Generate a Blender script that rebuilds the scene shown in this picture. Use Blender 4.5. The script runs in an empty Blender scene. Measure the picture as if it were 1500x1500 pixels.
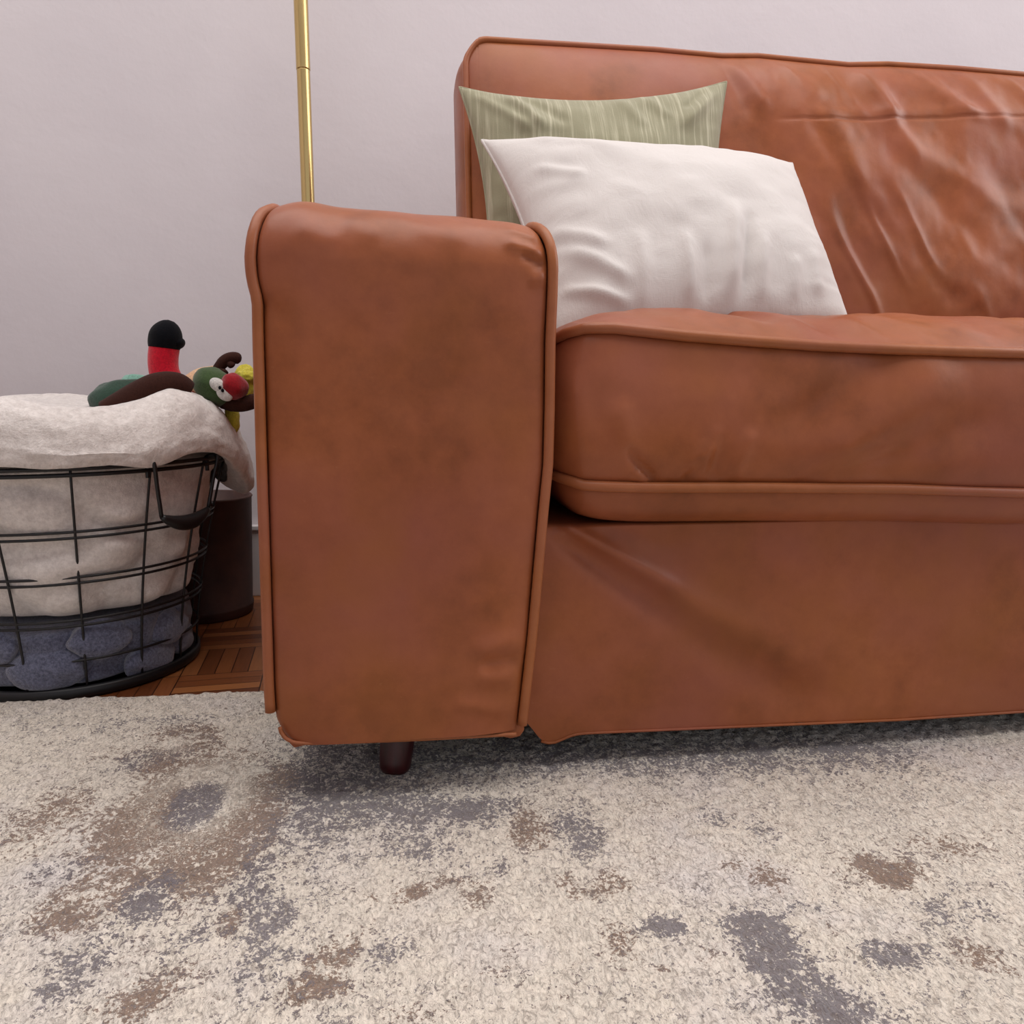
import bpy, math, random
import numpy as np
from mathutils import Vector, Matrix, Euler

random.seed(4)
C = bpy.context.scene.collection
PI = math.pi

# ------------------------------------------------------------------ camera
H = 0.449
F = 1150.0
cam_rot = Euler((math.radians(90 - 8.5), 0, math.radians(-8.5)), 'XYZ')
cd = bpy.data.cameras.new('camera')
cam = bpy.data.objects.new('camera', cd)
C.objects.link(cam)
cam.location = (0, 0, H)
cam.rotation_euler = cam_rot
cd.sensor_width = 36
cd.lens = 36 * F / 1500
cd.clip_start = 0.02
bpy.context.scene.camera = cam
RM = np.array(cam_rot.to_matrix())


def ray(px, py):
    return RM @ np.array([(px - 750) / F, (750 - py) / F, -1.0])


def at(px, py, Y):
    """point of the place seen at photo position px,py on the upright plane y=Y"""
    d = ray(px, py)
    return np.array([0, 0, H]) + d * (Y / d[1])


def atz(px, py, Z=0.0):
    d = ray(px, py)
    return np.array([0, 0, H]) + d * ((Z - H) / d[2])


# ------------------------------------------------------------------ numeric helpers
def _hash(ix, iy, iz, seed):
    h = (ix.astype(np.int64) * 374761393 + iy.astype(np.int64) * 668265263 + iz.astype(np.int64) * 2147483647 + seed * 974634777) & 0xFFFFFFFF
    h = ((h ^ (h >> 13)) * 1274126177) & 0xFFFFFFFF
    h = (h ^ (h >> 16)) & 0xFFFFFFFF
    return h / 4294967295.0


def noise(x, y, z=0.0, seed=0):
    x, y, z = np.broadcast_arrays(np.asarray(x, float), np.asarray(y, float), np.asarray(z, float))
    ix, iy, iz = np.floor(x), np.floor(y), np.floor(z)
    fx, fy, fz = x - ix, y - iy, z - iz
    u = fx ** 3 * (fx * (6 * fx - 15) + 10)
    v = fy ** 3 * (fy * (6 * fy - 15) + 10)
    w = fz ** 3 * (fz * (6 * fz - 15) + 10)
    r = 0
    for a in (0, 1):
        for b in (0, 1):
            for c in (0, 1):
                r = r + _hash(ix + a, iy + b, iz + c, seed) * (u if a else 1 - u) * (v if b else 1 - v) * (w if c else 1 - w)
    return r * 2 - 1


def fbm(x, y, z=0.0, seed=0, octv=4):
    r, a = 0, 1.0
    for k in range(octv):
        r = r + a * noise(x * 2 ** k, y * 2 ** k, z * 2 ** k if np.ndim(z) or z else z, seed + k)
        a *= .5
    return r / 1.6


def sstep(a, b, x):
    t = np.clip((x - a) / (b - a), 0, 1)
    return t * t * (3 - 2 * t)


def ridge(x, y, p0, p1, w, amp, w1=None, sharp=1.0, ends=0.25):
    """soft fold along a segment; tapers at both ends"""
    p0, p1 = np.array(p0, float), np.array(p1, float)
    d = p1 - p0
    L = np.hypot(*d)
    d = d / L
    s = (x - p0[0]) * d[0] + (y - p0[1]) * d[1]
    t = (x - p0[0]) * -d[1] + (y - p0[1]) * d[0]
    u = s / L
    ww = w if w1 is None else w + (w1 - w) * np.clip(u, 0, 1)
    env = sstep(-.05, ends, u) * (1 - sstep(1 - ends, 1.05, u))
    return amp * env * np.exp(-np.abs(t / ww) ** (2 * sharp))


def spline(pts, n):
    """Catmull-Rom through pts, n samples per span"""
    P = [np.array(p, float) for p in pts]
    P = [2 * P[0] - P[1]] + P + [2 * P[-1] - P[-2]]
    out = []
    for i in range(1, len(P) - 2):
        for k in range(n):
            t = k / n
            a, b, c, d = P[i - 1], P[i], P[i + 1], P[i + 2]
            out.append(.5 * ((2 * b) + (-a + c) * t + (2 * a - 5 * b + 4 * c - d) * t * t + (-a + 3 * b - 3 * c + d) * t ** 3))
    out.append(P[-2])
    return out


# ------------------------------------------------------------------ mesh helpers
RS = 1.0


class MB:
    def __init__(self):
        self.v, self.f, self.n = [], [], 0

    def add(self, V, Fc):
        V = np.asarray(V, float).reshape(-1, 3)
        self.v.append(V)
        self.f += [tuple(i + self.n for i in q) for q in Fc]
        self.n += len(V)

    def grid(self, P, closeu=False, closev=False, flip=False):
        nu, nv = P.shape[:2]
        fs = []
        for i in range(nu if closeu else nu - 1):
            for j in range(nv if closev else nv - 1):
                i2, j2 = (i + 1) % nu, (j + 1) % nv
                q = (i * nv + j, i2 * nv + j, i2 * nv + j2, i * nv + j2)
                fs.append(q[::-1] if flip else q)
        self.add(P.reshape(-1, 3), fs)

    def tube(self, pts, r, seg=10, closed=False, caps=True, squash=None):
        pts = [np.array(p, float) for p in pts]
        n = len(pts)
        R = [q * RS for q in (r if hasattr(r, '__len__') else [r] * n)]
        T = []
        for i in range(n):
            a = pts[(i - 1) % n] if (closed or i > 0) else pts[i]
            b = pts[(i + 1) % n] if (closed or i < n - 1) else pts[i]
            t = b - a
            T.append(t / (np.linalg.norm(t) + 1e-12))
        up = np.array([0, 0, 1.0]) if abs(T[0][2]) < .9 else np.array([1.0, 0, 0])
        N = up - T[0] * up.dot(T[0])
        N /= np.linalg.norm(N)
        V = []
        for i in range(n):
            N = N - T[i] * N.dot(T[i])
            N /= np.linalg.norm(N)
            B = np.cross(T[i], N)
            for k in range(seg):
                a = 2 * PI * k / seg
                V.append(pts[i] + R[i] * (math.cos(a) * N + math.sin(a) * B))
        fs = []
        for i in range(n if closed else n - 1):
            for k in range(seg):
                i2, k2 = (i + 1) % n, (k + 1) % seg
                fs.append((i * seg + k, i * seg + k2, i2 * seg + k2, i2 * seg + k))
        if caps and not closed:
            fs.append(tuple(range(seg))[::-1])
            fs.append(tuple((n - 1) * seg + k for k in range(seg)))
        self.add(V, fs)

    def blob(self, c, rad, rot=None, nu=20, nv=28, amp=0.0, freq=20, seed=0):
        """closed ellipsoid, optionally lumpy"""
        c = np.array(c, float)
        V = [[0, 0, 1]]
        for i in range(1, nu):
            th = PI * i / nu
            for j in range(nv):
                ph = 2 * PI * j / nv
                V.append([math.sin(th) * math.cos(ph), math.sin(th) * math.sin(ph), math.cos(th)])
        V.append([0, 0, -1])
        V = np.array(V)
        if amp:
            V = V * (1 + amp * noise(V[:, 0] * freq, V[:, 1] * freq, V[:, 2] * freq, seed))[:, None]
        V = V * np.array(rad) * RS
        if rot is not None:
            V = V @ np.array(rot.to_matrix() if hasattr(rot, 'to_matrix') else rot).T
        V = V + c
        fs = []
        for j in range(nv):
            fs.append((0, 1 + j, 1 + (j + 1) % nv))
            b = 1 + (nu - 2) * nv
            fs.append((len(V) - 1, b + (j + 1) % nv, b + j))
        for i in range(nu - 2):
            for j in range(nv):
                a, b = 1 + i * nv, 1 + (i + 1) * nv
                fs.append((a + j, b + j, b + (j + 1) % nv, a + (j + 1) % nv))
        self.add(V, fs)

    def lathe(self, prof, c, seg=32, rmod=None):
        c = np.array(c, float)
        P = np.zeros((len(prof), seg, 3))
        for i, (r, z) in enumerate(prof):
            for k in range(seg):
                a = 2 * PI * k / seg
                P[i, k] = c + np.array([r * math.cos(a), r * math.sin(a), z])
        self.grid(P, closev=True, flip=True)

    def box(self, a, b):
        x0, y0, z0 = a
        x1, y1, z1 = b
        V = [(x0, y0, z0), (x1, y0, z0), (x1, y1, z0), (x0, y1, z0), (x0, y0, z1), (x1, y0, z1), (x1, y1, z1), (x0, y1, z1)]
        self.add(V, [(3, 2, 1, 0), (4, 5, 6, 7), (0, 1, 5, 4), (1, 2, 6, 5), (2, 3, 7, 6), (3, 0, 4, 7)])

    def build(self, name, mat, parent=None, smooth=True, bevel=0, label=None, kind=None):
        me = bpy.data.meshes.new(name)
        V = np.concatenate(self.v)
        if parent is not None:
            V = V - np.array(world_loc(parent))
        me.from_pydata(V.tolist(), [], self.f)
        me.update()
        if smooth:
            me.polygons.foreach_set('use_smooth', [True] * len(me.polygons))
        o = bpy.data.objects.new(name, me)
        C.objects.link(o)
        if mat:
            me.materials.append(mat)
        if parent is not None:
            o.parent = parent
            o['_w'] = world_loc(parent)
        if bevel:
            m = o.modifiers.new('bevel', 'BEVEL')
            m.width = bevel
            m.segments = 3
            m.limit_method = 'ANGLE'
        if label:
            o['label'] = label
        if kind:
            o['kind'] = kind
        return o


def world_loc(o):
    p = Vector((0, 0, 0))
    while o is not None:
        p = p + Vector(o.location)
        o = o.parent
    return tuple(p)


def thing(name, label, cat, loc=(0, 0, 0), group=None):
    o = bpy.data.objects.new(name, None)
    C.objects.link(o)
    o.location = loc
    o.empty_display_size = .05
    o['label'] = label
    o['category'] = cat
    if group:
        o['group'] = group
    return o


def tag(o, label, cat, group=None):
    o['label'] = label
    o['category'] = cat
    if group:
        o['group'] = group
    return o


# ------------------------------------------------------------------ materials
def lin(c):
    c = [x / 255 for x in c]
    return tuple([(x / 12.92 if x <= .04045 else ((x + .055) / 1.055) ** 2.4) for x in c] + [1])


class NT:
    def __init__(self, name):
        self.m = bpy.data.materials.new(name)
        self.m.use_nodes = True
        self.t = self.m.node_tree
        self.b = self.t.nodes['Principled BSDF']
        self.tc = self.t.nodes.new('ShaderNodeTexCoord')
        self.geo = self.t.nodes.new('ShaderNodeNewGeometry')
        self.pos = self.geo.outputs['Position']

    def n(self, typ, **kw):
        nd = self.t.nodes.new(typ)
        for k, v in kw.items():
            if k in nd.inputs:
                s = nd.inputs[k]
                if isinstance(v, bpy.types.NodeSocket):
                    self.t.links.new(v, s)
                else:
                    s.default_value = v
            else:
                setattr(nd, k, v)
        return nd

    def link(self, a, b):
        self.t.links.new(a, b)

    def noise(self, scale, detail=4, rough=.5, vec=None, dist=0):
        nd = self.n('ShaderNodeTexNoise')
        nd.inputs['Scale'].default_value = scale
        nd.inputs['Detail'].default_value = detail
        nd.inputs['Roughness'].default_value = rough
        nd.inputs['Distortion'].default_value = dist
        self.link(vec if vec is not None else self.pos, nd.inputs['Vector'])
        return nd.outputs['Fac']

    def scalev(self, s, rot=(0, 0, 0), vec=None):
        nd = self.n('ShaderNodeMapping')
        nd.inputs['Scale'].default_value = s
        nd.inputs['Rotation'].default_value = rot
        self.link(vec if vec is not None else self.pos, nd.inputs['Vector'])
        return nd.outputs['Vector']

    def ramp(self, fac, stops):
        nd = self.n('ShaderNodeValToRGB')
        el = nd.color_ramp.elements
        while len(el) < len(stops):
            el.new(.5)
        for e, (p, c) in zip(el, stops):
            e.position = p
            e.color = c if len(c) == 4 else lin(c)
        self.link(fac, nd.inputs['Fac'])
        return nd.outputs['Color']

    def mix(self, fac, a, b, mode='MIX'):
        nd = self.n('ShaderNodeMix', data_type='RGBA', blend_type=mode)
        for s, v in ((nd.inputs[0], fac), (nd.inputs[6], a), (nd.inputs[7], b)):
            if isinstance(v, bpy.types.NodeSocket):
                self.link(v, s)
            elif isinstance(v, tuple):
                s.default_value = v if len(v) == 4 else lin(v)
            else:
                s.default_value = v
        return nd.outputs[2]

    def math(self, op, a, b=0.0, c=0.0, clamp=False):
        nd = self.n('ShaderNodeMath', operation=op, use_clamp=clamp)
        for s, v in zip(nd.inputs, (a, b, c)):
            if isinstance(v, bpy.types.NodeSocket):
                self.link(v, s)
            else:
                s.default_value = v
        return nd.outputs[0]

    def bump(self, h, strength=.3, dist=.001, prev=None):
        nd = self.n('ShaderNodeBump')
        nd.inputs['Strength'].default_value = strength
        nd.inputs['Distance'].default_value = dist
        self.link(h, nd.inputs['Height'])
        if prev is not None:
            self.link(prev, nd.inputs['Normal'])
        return nd.outputs['Normal']

    def fin(self, col=None, rough=.5, nrm=None, metal=0, spec=.5, sheen=0, coat=0):
        b = self.b
        if col is not None:
            if isinstance(col, bpy.types.NodeSocket):
                self.link(col, b.inputs['Base Color'])
            else:
                b.inputs['Base Color'].default_value = col if len(col) == 4 else lin(col)
        if isinstance(rough, bpy.types.NodeSocket):
            self.link(rough, b.inputs['Roughness'])
        else:
            b.inputs['Roughness'].default_value = rough
        if nrm is not None:
            self.link(nrm, b.inputs['Normal'])
        b.inputs['Metallic'].default_value = metal
        b.inputs['Specular IOR Level'].default_value = spec
        b.inputs['Sheen Weight'].default_value = sheen
        b.inputs['Sheen Roughness'].default_value = .5
        b.inputs['Coat Weight'].default_value = coat
        return self.m


def leather(name, dark, mid, light, rough=.4):
    t = NT(name)
    n1 = t.noise(9, 5, .6)
    n2 = t.noise(38, 5, .65)
    f = t.math('ADD', t.math('MULTIPLY', n1, .7), t.math('MULTIPLY', n2, .3))
    col = t.ramp(f, [(.36, dark), (.5, mid), (.66, light)])
    # patches that age towards mauve and towards ochre
    hv = t.noise(4.5, 3, .55)
    col = t.mix(t.math('MULTIPLY', t.ramp(hv, [(.42, (0, 0, 0, 1)), (.64, (1, 1, 1, 1))]), .6), col, (138, 78, 66))
    hw = t.noise(5.5, 3, .55, vec=t.scalev((1, 1, 1), (.4, .8, .3)))
    col = t.mix(t.math('MULTIPLY', t.ramp(hw, [(.5, (0, 0, 0, 1)), (.7, (1, 1, 1, 1))]), .5), col, (148, 88, 42))
    # faint scuffs
    sc = t.noise(1, 6, .7, vec=t.scalev((60, 60, 180), (0.3, .7, .2)), dist=.4)
    scm = t.ramp(sc, [(.64, (0, 0, 0, 1)), (.74, (1, 1, 1, 1))])
    col = t.mix(t.math('MULTIPLY', scm, .12), col, (196, 140, 104))
    grain = t.n('ShaderNodeTexVoronoi', feature='DISTANCE_TO_EDGE')
    grain.inputs['Scale'].default_value = 700
    t.link(t.pos, grain.inputs['Vector'])
    nr = t.bump(grain.outputs['Distance'], .06, .0004)
    nr = t.bump(t.noise(60, 5, .6), .16, .002, nr)
    r = t.math('ADD', t.math('MULTIPLY', t.noise(25, 4, .6), .22), rough - .11)
    return t.fin(col, r, nr, spec=.27)


M = {}
M['leather'] = leather('tan_leather', (132, 74, 42), (151, 86, 50), (166, 97, 58), .37)
M['welt'] = leather('tan_leather_piping', (146, 86, 48), (158, 95, 56), (170, 106, 64), .38)
M['under'] = NT('dark_lining').fin((40, 26, 22), .9)


def linen(name, a, b, slub=None, bumps=.25, fold=None):
    t = NT(name)
    wx = t.noise(1, 3, .6, vec=t.scalev((900, 130, 130)))
    wz = t.noise(1, 3, .6, vec=t.scalev((130, 900, 900)))
    w = t.math('ADD', wx, wz)
    col = t.mix(t.ramp(w, [(.75 / 2 * 1.2, (0, 0, 0, 1)), (.62, (1, 1, 1, 1))]), a, b)
    col = t.mix(t.math('MULTIPLY', t.ramp(t.noise(260, 3, .7), [(.62, (0, 0, 0, 1)), (.75, (1, 1, 1, 1))]), .18), col, (190, 165, 140))
    if slub:
        s = t.noise(1, 4, .75, vec=t.scalev((190, 5, 5), (0, math.radians(-3), 0)))
        col = t.mix(t.ramp(s, [(.5, (0, 0, 0, 1)), (.68, (1, 1, 1, 1))]), col, slub)
        s2 = t.noise(1, 4, .75, vec=t.scalev((120, 4, 4), (0, math.radians(-3), 0)))
        col = t.mix(t.math('MULTIPLY', t.ramp(s2, [(.55, (0, 0, 0, 1)), (.7, (1, 1, 1, 1))]), .35), col, (128, 126, 98))
    nr = t.bump(w, bumps, .0012)
    if fold:
        nr = t.bump(t.noise(1, 4, .6, vec=t.scalev(fold, (0, .25, 0)), dist=.6), .35, .006, nr)
    return t.fin(col, .92, nr, spec=.2, sheen=.25)


M['green'] = linen('sage_slub_cotton', (126, 123, 98), (144, 140, 114), slub=(182, 177, 152))
M['beige'] = linen('oatmeal_linen', (182, 176, 170), (207, 201, 196), fold=(26, 26, 11))


def fluff(name, a, b, scale=150, bumpd=.006):
    t = NT(name)
    n = t.noise(scale, 5, .75)
    col = t.mix(t.ramp(n, [(.35, (0, 0, 0, 1)), (.65, (1, 1, 1, 1))]), a, b)
    nr = t.bump(n, .55, bumpd)
    nr = t.bump(t.noise(scale * 3, 3, .7), .4, .002, nr)
    return t.fin(col, .95, nr, spec=.1, sheen=.6)


M['fleece'] = fluff('cream_fleece', (206, 198, 192), (236, 229, 223), 110, .004)
M['bluefleece'] = fluff('blue_grey_fleece', (62, 66, 88), (118, 122, 146), 240, .006)
M['black_wire'] = NT('black_painted_wire').fin((14, 14, 17), .45)
M['brass'] = NT('polished_brass').fin((206, 180, 122), .27, metal=1)
M['brass_dark'] = NT('brass_joint').fin((120, 96, 52), .35, metal=1)
M['blackmetal'] = NT('black_metal').fin((16, 15, 16), .35)


def wood_leg():
    t = NT('dark_cherry_wood')
    n = t.noise(1, 4, .6, vec=t.scalev((90, 90, 8)))
    return t.fin(t.ramp(n, [(.3, (42, 10, 14)), (.7, (72, 20, 22))]), .3, spec=.5)


M['leg'] = wood_leg()


def felt(name, c, k=.82):
    t = NT(name)
    n = t.noise(350, 4, .7)
    col = t.mix(t.ramp(n, [(.35, (0, 0, 0, 1)), (.65, (1, 1, 1, 1))]), tuple(int(x * k) for x in c), c)
    return t.fin(col, .9, t.bump(n, .4, .002), spec=.1, sheen=.06 if sum(c) < 160 else .3)


for k, c in dict(red=(206, 14, 42), black=(7, 8, 14), brown=(60, 33, 26), green=(66, 88, 50), peach=(232, 190, 150),
                 white=(225, 222, 216), yellow=(208, 196, 70), teal=(130, 178, 160), darkgreen=(48, 74, 60), darkred=(150, 14, 26)).items():
    M['felt_' + k] = felt('plush_' + k, c)


def bin_mat():
    t = NT('brown_bin_hide')
    n = t.noise(14, 4, .6)
    return t.fin(t.ramp(n, [(.3, (52, 30, 26)), (.7, (80, 48, 38))]), .6, t.bump(t.noise(200, 3), .2, .001))


M['bin'] = bin_mat()


def wall_mat():
    t = NT('wall_paint')
    n = t.noise(2.2, 3, .5)
    col = t.ramp(n, [(.3, (203, 197, 200)), (.7, (211, 205, 207))])
    nr = t.bump(t.noise(70, 5, .6), .22, .002)
    nr = t.bump(t.noise(14, 3, .5), .2, .006, nr)
    return t.fin(col, .75, nr, spec=.2)


M['wall'] = wall_mat()
M['trim'] = NT('trim_paint').fin((205, 200, 200), .5)


def parquet():
    """mosaic parquet: square blocks of five slats, laid alternately"""
    t = NT('mosaic_parquet')
    S = 0.13
    v = t.scalev((1 / S, 1 / S, 1 / S), (0, 0, math.radians(-4)))
    sp = t.n('ShaderNodeSeparateXYZ')
    t.link(v, sp.inputs[0])
    x, y = sp.outputs[0], sp.outputs[1]
    fx, fy = t.math('FLOOR', x), t.math('FLOOR', y)
    par = t.math('ABSOLUTE', t.math('MODULO', t.math('ADD', fx, fy), 2.0))
    par = t.math('GREATER_THAN', par, .5)
    a = t.n('ShaderNodeMix', data_type='FLOAT')
    t.link(par, a.inputs[0]); t.link(x, a.inputs[2]); t.link(y, a.inputs[3])
    across = t.math('MULTIPLY', a.outputs[0], 5.0)
    b = t.n('ShaderNodeMix', data_type='FLOAT')
    t.link(par, b.inputs[0]); t.link(y, b.inputs[2]); t.link(x, b.inputs[3])
    along = b.outputs[0]
    idv = t.n('ShaderNodeCombineXYZ')
    t.link(t.math('FLOOR', across), idv.inputs[0])
    t.link(t.math('FLOOR', along), idv.inputs[1])
    t.link(par, idv.inputs[2])
    wn = t.n('ShaderNodeTexWhiteNoise', noise_dimensions='3D')
    t.link(idv.outputs[0], wn.inputs['Vector'])
    cv = t.n('ShaderNodeCombineXYZ')
    t.link(t.math('MULTIPLY', across, 4.0), cv.inputs[0])
    t.link(t.math('MULTIPLY', along, 1.5), cv.inputs[1])
    t.link(t.math('MULTIPLY', wn.outputs['Value'], 40.0), cv.inputs[2])
    gr = t.noise(1.6, 5, .6, vec=cv.outputs[0])
    f = t.math('ADD', t.math('MULTIPLY', wn.outputs['Value'], .6), t.math('MULTIPLY', gr, .4))
    col = t.ramp(f, [(.15, (98, 52, 26)), (.5, (134, 78, 42)), (.85, (168, 108, 62))])
    ga = t.math('PINGPONG', across, .5)
    gb = t.math('PINGPONG', along, .5)
    gap = t.math('MAXIMUM', t.math('LESS_THAN', ga, .03), t.math('LESS_THAN', gb, .008))
    col = t.mix(gap, col, (44, 22, 12))
    return t.fin(col, .35, t.bump(t.math('SUBTRACT', 1.0, gap), .3, .001), spec=.5)


M['floor'] = parquet()


def rug_mat():
    t = NT('faded_rug_pile')
    fine = t.noise(260, 4, .75)
    mid = t.noise(85, 5, .7)
    blot = t.noise(13, 4, .6)
    blot2 = t.noise(17, 4, .6, vec=t.scalev((1, 1, 1), (0, 0, .6)))
    col = t.ramp(t.noise(5, 4, .6), [(.3, (228, 219, 204)), (.5, (236, 226, 210)), (.7, (228, 220, 213))])
    rag = t.math('ADD', t.math('MULTIPLY', t.math('SUBTRACT', mid, .5), 3.0), t.math('MULTIPLY', t.math('SUBTRACT', fine, .5), 4.2))

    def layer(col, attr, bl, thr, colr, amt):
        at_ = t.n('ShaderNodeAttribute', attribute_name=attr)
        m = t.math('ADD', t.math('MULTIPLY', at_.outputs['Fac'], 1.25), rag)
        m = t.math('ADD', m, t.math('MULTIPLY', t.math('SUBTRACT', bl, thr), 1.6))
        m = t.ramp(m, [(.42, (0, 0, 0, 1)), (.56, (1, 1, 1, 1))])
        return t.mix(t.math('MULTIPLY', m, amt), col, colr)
    col = layer(col, 'brown', blot2, .58, (132, 106, 88), .9)
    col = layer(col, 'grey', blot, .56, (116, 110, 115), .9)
    col = layer(col, 'cream', blot, .75, (204, 192, 176), .85)
    # pile: dark gaps between tufts
    tuft = t.noise(1, 3, .6, vec=t.scalev((230, 130, 200), (0, 0, .45)), dist=1.2)
    col = t.mix(t.math('MULTIPLY', t.ramp(tuft, [(.34, (1, 1, 1, 1)), (.52, (0, 0, 0, 1))]), .55), col, (110, 98, 90))
    nr = t.bump(tuft, .8, .006)
    nr = t.bump(fine, .4, .003, nr)
    return t.fin(col, .97, nr, spec=.08, sheen=.3)


M['rug'] = rug_mat()

# ------------------------------------------------------------------ room
WY = 1.80
XL, XR_, YN = -1.9, 3.2, -2.6


def struct(name, bx, mat, bevel=0):
    m = MB()
    for a, b in bx:
        m.box(a, b)
    o = m.build(name, mat, smooth=False, bevel=bevel)
    o['kind'] = 'structure'
    return o


struct('floor', [((XL, YN, -.05), (XR_, WY + .1, 0))], M['floor'])
struct('wall_back', [((XL, WY, 0), (XR_, WY + .1, 2.6))], M['wall'])
struct('wall_left', [((XL - .1, YN, 0), (XL, WY + .1, 2.6))], M['wall'])
struct('ceiling', [((XL - .1, YN, 2.6), (XR_, WY + .1, 2.7))], M['wall'])
struct('baseboard_back', [((XL, WY - .014, 0), (XR_, WY, .15)), ((XL, WY - .02, .15), (XR_, WY, .162))], M['trim'], .003)

# ------------------------------------------------------------------ rug
RZ = .008
x0, x1, y0r, y1r = -1.15, 1.75, -.15, None
e0, e1 = atz(185, 1019, 0.006), atz(392, 1011, 0.006)


def edge_y(x):
    return e0[1] + (e1[1] - e0[1]) * (x - e0[0]) / (e1[0] - e0[0])


nx, ny = 760, 420
xs = np.linspace(x0, x1, nx)
P = np.zeros((nx, ny, 3))
for i, x in enumerate(xs):
    P[i, :, 0] = x
    P[i, :, 1] = np.linspace(y0r, edge_y(x) + .002 * math.sin(x * 40), ny)
X, Y = P[..., 0], P[..., 1]
dist = np.minimum(np.minimum(X - x0, x1 - X), np.minimum(Y - y0r, P[:, -1:, 1] - Y))
P[..., 2] = RZ * sstep(-.004, .012, dist) + .0022 * noise(X * 170, Y * 150, 0, 3) * sstep(0, .01, dist) + .0015 * noise(X * 9, Y * 9, 0, 8)
rm = MB()
rm.grid(P, flip=False)
# thin edge below the pile
rug = rm.build('area_rug', M['rug'])
tag(rug, 'cream low-pile rug with faded grey and brown pattern under the sofa front', 'rug')


def spot_mask(spots):
    a = np.zeros(X.shape)
    for px, py, rx, ry, amp in spots:
        c = atz(px, py, RZ)
        cx = atz(px + rx, py, RZ)
        cy = atz(px, py - ry, RZ)
        sx, sy = abs(cx[0] - c[0]) + 1e-4, abs(cy[1] - c[1]) + 1e-4
        d = ((X - c[0]) / sx) ** 2 + ((Y - c[1]) / sy) ** 2
        a += amp * np.exp(-d ** 1.4)
    return np.minimum(a, .80)


def ringm(px, py, rx, ry, w, amp):
    c = atz(px, py, RZ)
    sx, sy = abs(atz(px + rx, py, RZ)[0] - c[0]), abs(atz(px, py - ry, RZ)[1] - c[1])
    d = np.sqrt(((X - c[0]) / sx) ** 2 + ((Y - c[1]) / sy) ** 2)
    return amp * np.exp(-((d - 1) / w) ** 2)


brown = spot_mask([(300, 1190, 175, 120, .26), (230, 1290, 120, 60, .25), (1290, 1270, 90, 40, .2), (480, 1440, 90, 50, .2), (210, 1200, 70, 70, .6), (390, 1190, 60, 70, .55), (250, 1110, 90, 22, .5), (290, 1250, 90, 40, .55), (265, 1270, 40, 30, .3), (255, 1070, 40, 14, .6), (310, 1075, 30, 12, .5),
               (830, 1290, 22, 22, .55), (900, 1290, 30, 22, .55), (870, 1310, 30, 14, .4), (775, 1210, 38, 40, .65), (605, 1305, 24, 12, .7), (700, 1310, 26, 22, .55), (650, 1290, 40, 10, .4),
               (490, 1400, 40, 22, .5), (470, 1450, 45, 18, .6), (340, 1355, 25, 26, .6), (270, 1430, 50, 26, .45), (200, 1470, 40, 30, .6), (905, 1380, 36, 36, .6), (970, 1420, 24, 9, .5),
               (1075, 1270, 26, 12, .6), (1130, 1290, 26, 18, .65), (1270, 1265, 26, 14, .5), (1310, 1280, 40, 22, .65), (1400, 1240, 50, 24, .6), (1430, 1400, 40, 30, .6),
               (60, 1200, 60, 50, .6), (90, 1340, 60, 30, .6), (620, 1480, 60, 20, .4), (460, 1130, 60, 20, .35)])
grey = spot_mask([(480, 1130, 140, 60, .28), (660, 1170, 170, 45, .3), (760, 1100, 260, 30, .45), (1150, 1100, 260, 34, .45), (420, 1330, 110, 110, .2), (180, 1060, 120, 20, .2), (1180, 1430, 110, 80, .2), (285, 1180, 42, 32, 1.0), (215, 1110, 70, 18, .4), (480, 1170, 70, 60, .35), (600, 1190, 90, 26, .35), (850, 1220, 40, 36, .7), (700, 1190, 60, 20, .45),  # wide grey spots along the sofa front mix pattern with painted sofa shade
              (230, 1300, 40, 30, .65), (200, 1340, 40, 30, .5), (370, 1290, 40, 40, .45), (390, 1350, 40, 40, .35), (270, 1370, 50, 40, .4), (570, 1390, 40, 26, .5), (380, 1440, 40, 50, .45),
              (975, 1355, 34, 16, .9), (1110, 1360, 46, 30, .95), (1140, 1410, 46, 40, .85), (1180, 1450, 46, 50, .8), (1240, 1480, 60, 30, .85), (1290, 1395, 36, 20, .9), (1330, 1400, 40, 22, .7), (1115, 1215, 22, 20, .65), (1050, 1200, 20, 16, .5),
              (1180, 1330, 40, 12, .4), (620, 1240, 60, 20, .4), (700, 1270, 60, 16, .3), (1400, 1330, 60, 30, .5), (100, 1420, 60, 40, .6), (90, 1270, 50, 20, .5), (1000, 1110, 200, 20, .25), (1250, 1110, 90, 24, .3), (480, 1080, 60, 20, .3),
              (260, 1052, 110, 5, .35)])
cream = spot_mask([(290, 1175, 95, 62, 1.0)]) * (1 - np.clip(spot_mask([(285, 1178, 44, 32, 1.2)]), 0, 1)) + spot_mask([(250, 1095, 40, 12, .4), (1130, 1283, 9, 6, .6), (650, 1345, 120, 50, .2), (900, 1240, 100, 40, .2), (1180, 1450, 14, 10, .5)])
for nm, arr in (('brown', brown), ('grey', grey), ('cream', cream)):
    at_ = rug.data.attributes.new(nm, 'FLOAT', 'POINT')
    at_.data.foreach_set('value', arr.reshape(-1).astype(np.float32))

# ------------------------------------------------------------------ sofa
Y0 = .83
ZB = .0765
sofa = thing('leather_sofa', 'tan leather sofa with piped square arm, one long seat and pillow back', 'sofa', (.6, 1.2, 0))


def colx(table, Yp):
    """x as a function of height, from outline points"""
    q = [at(px, py, Yp) for px, py in table]
    q.sort(key=lambda p: p[2])
    zz = np.array([p[2] for p in q]); xx = np.array([p[0] for p in q])

    def f(z):
        z = np.asarray(z, float)
        acc = 0
        for o in (-.005, -.0025, 0, .0025, .005):
            acc = acc + np.interp(z + o, zz, xx)
        return acc / 5
    return f


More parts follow.
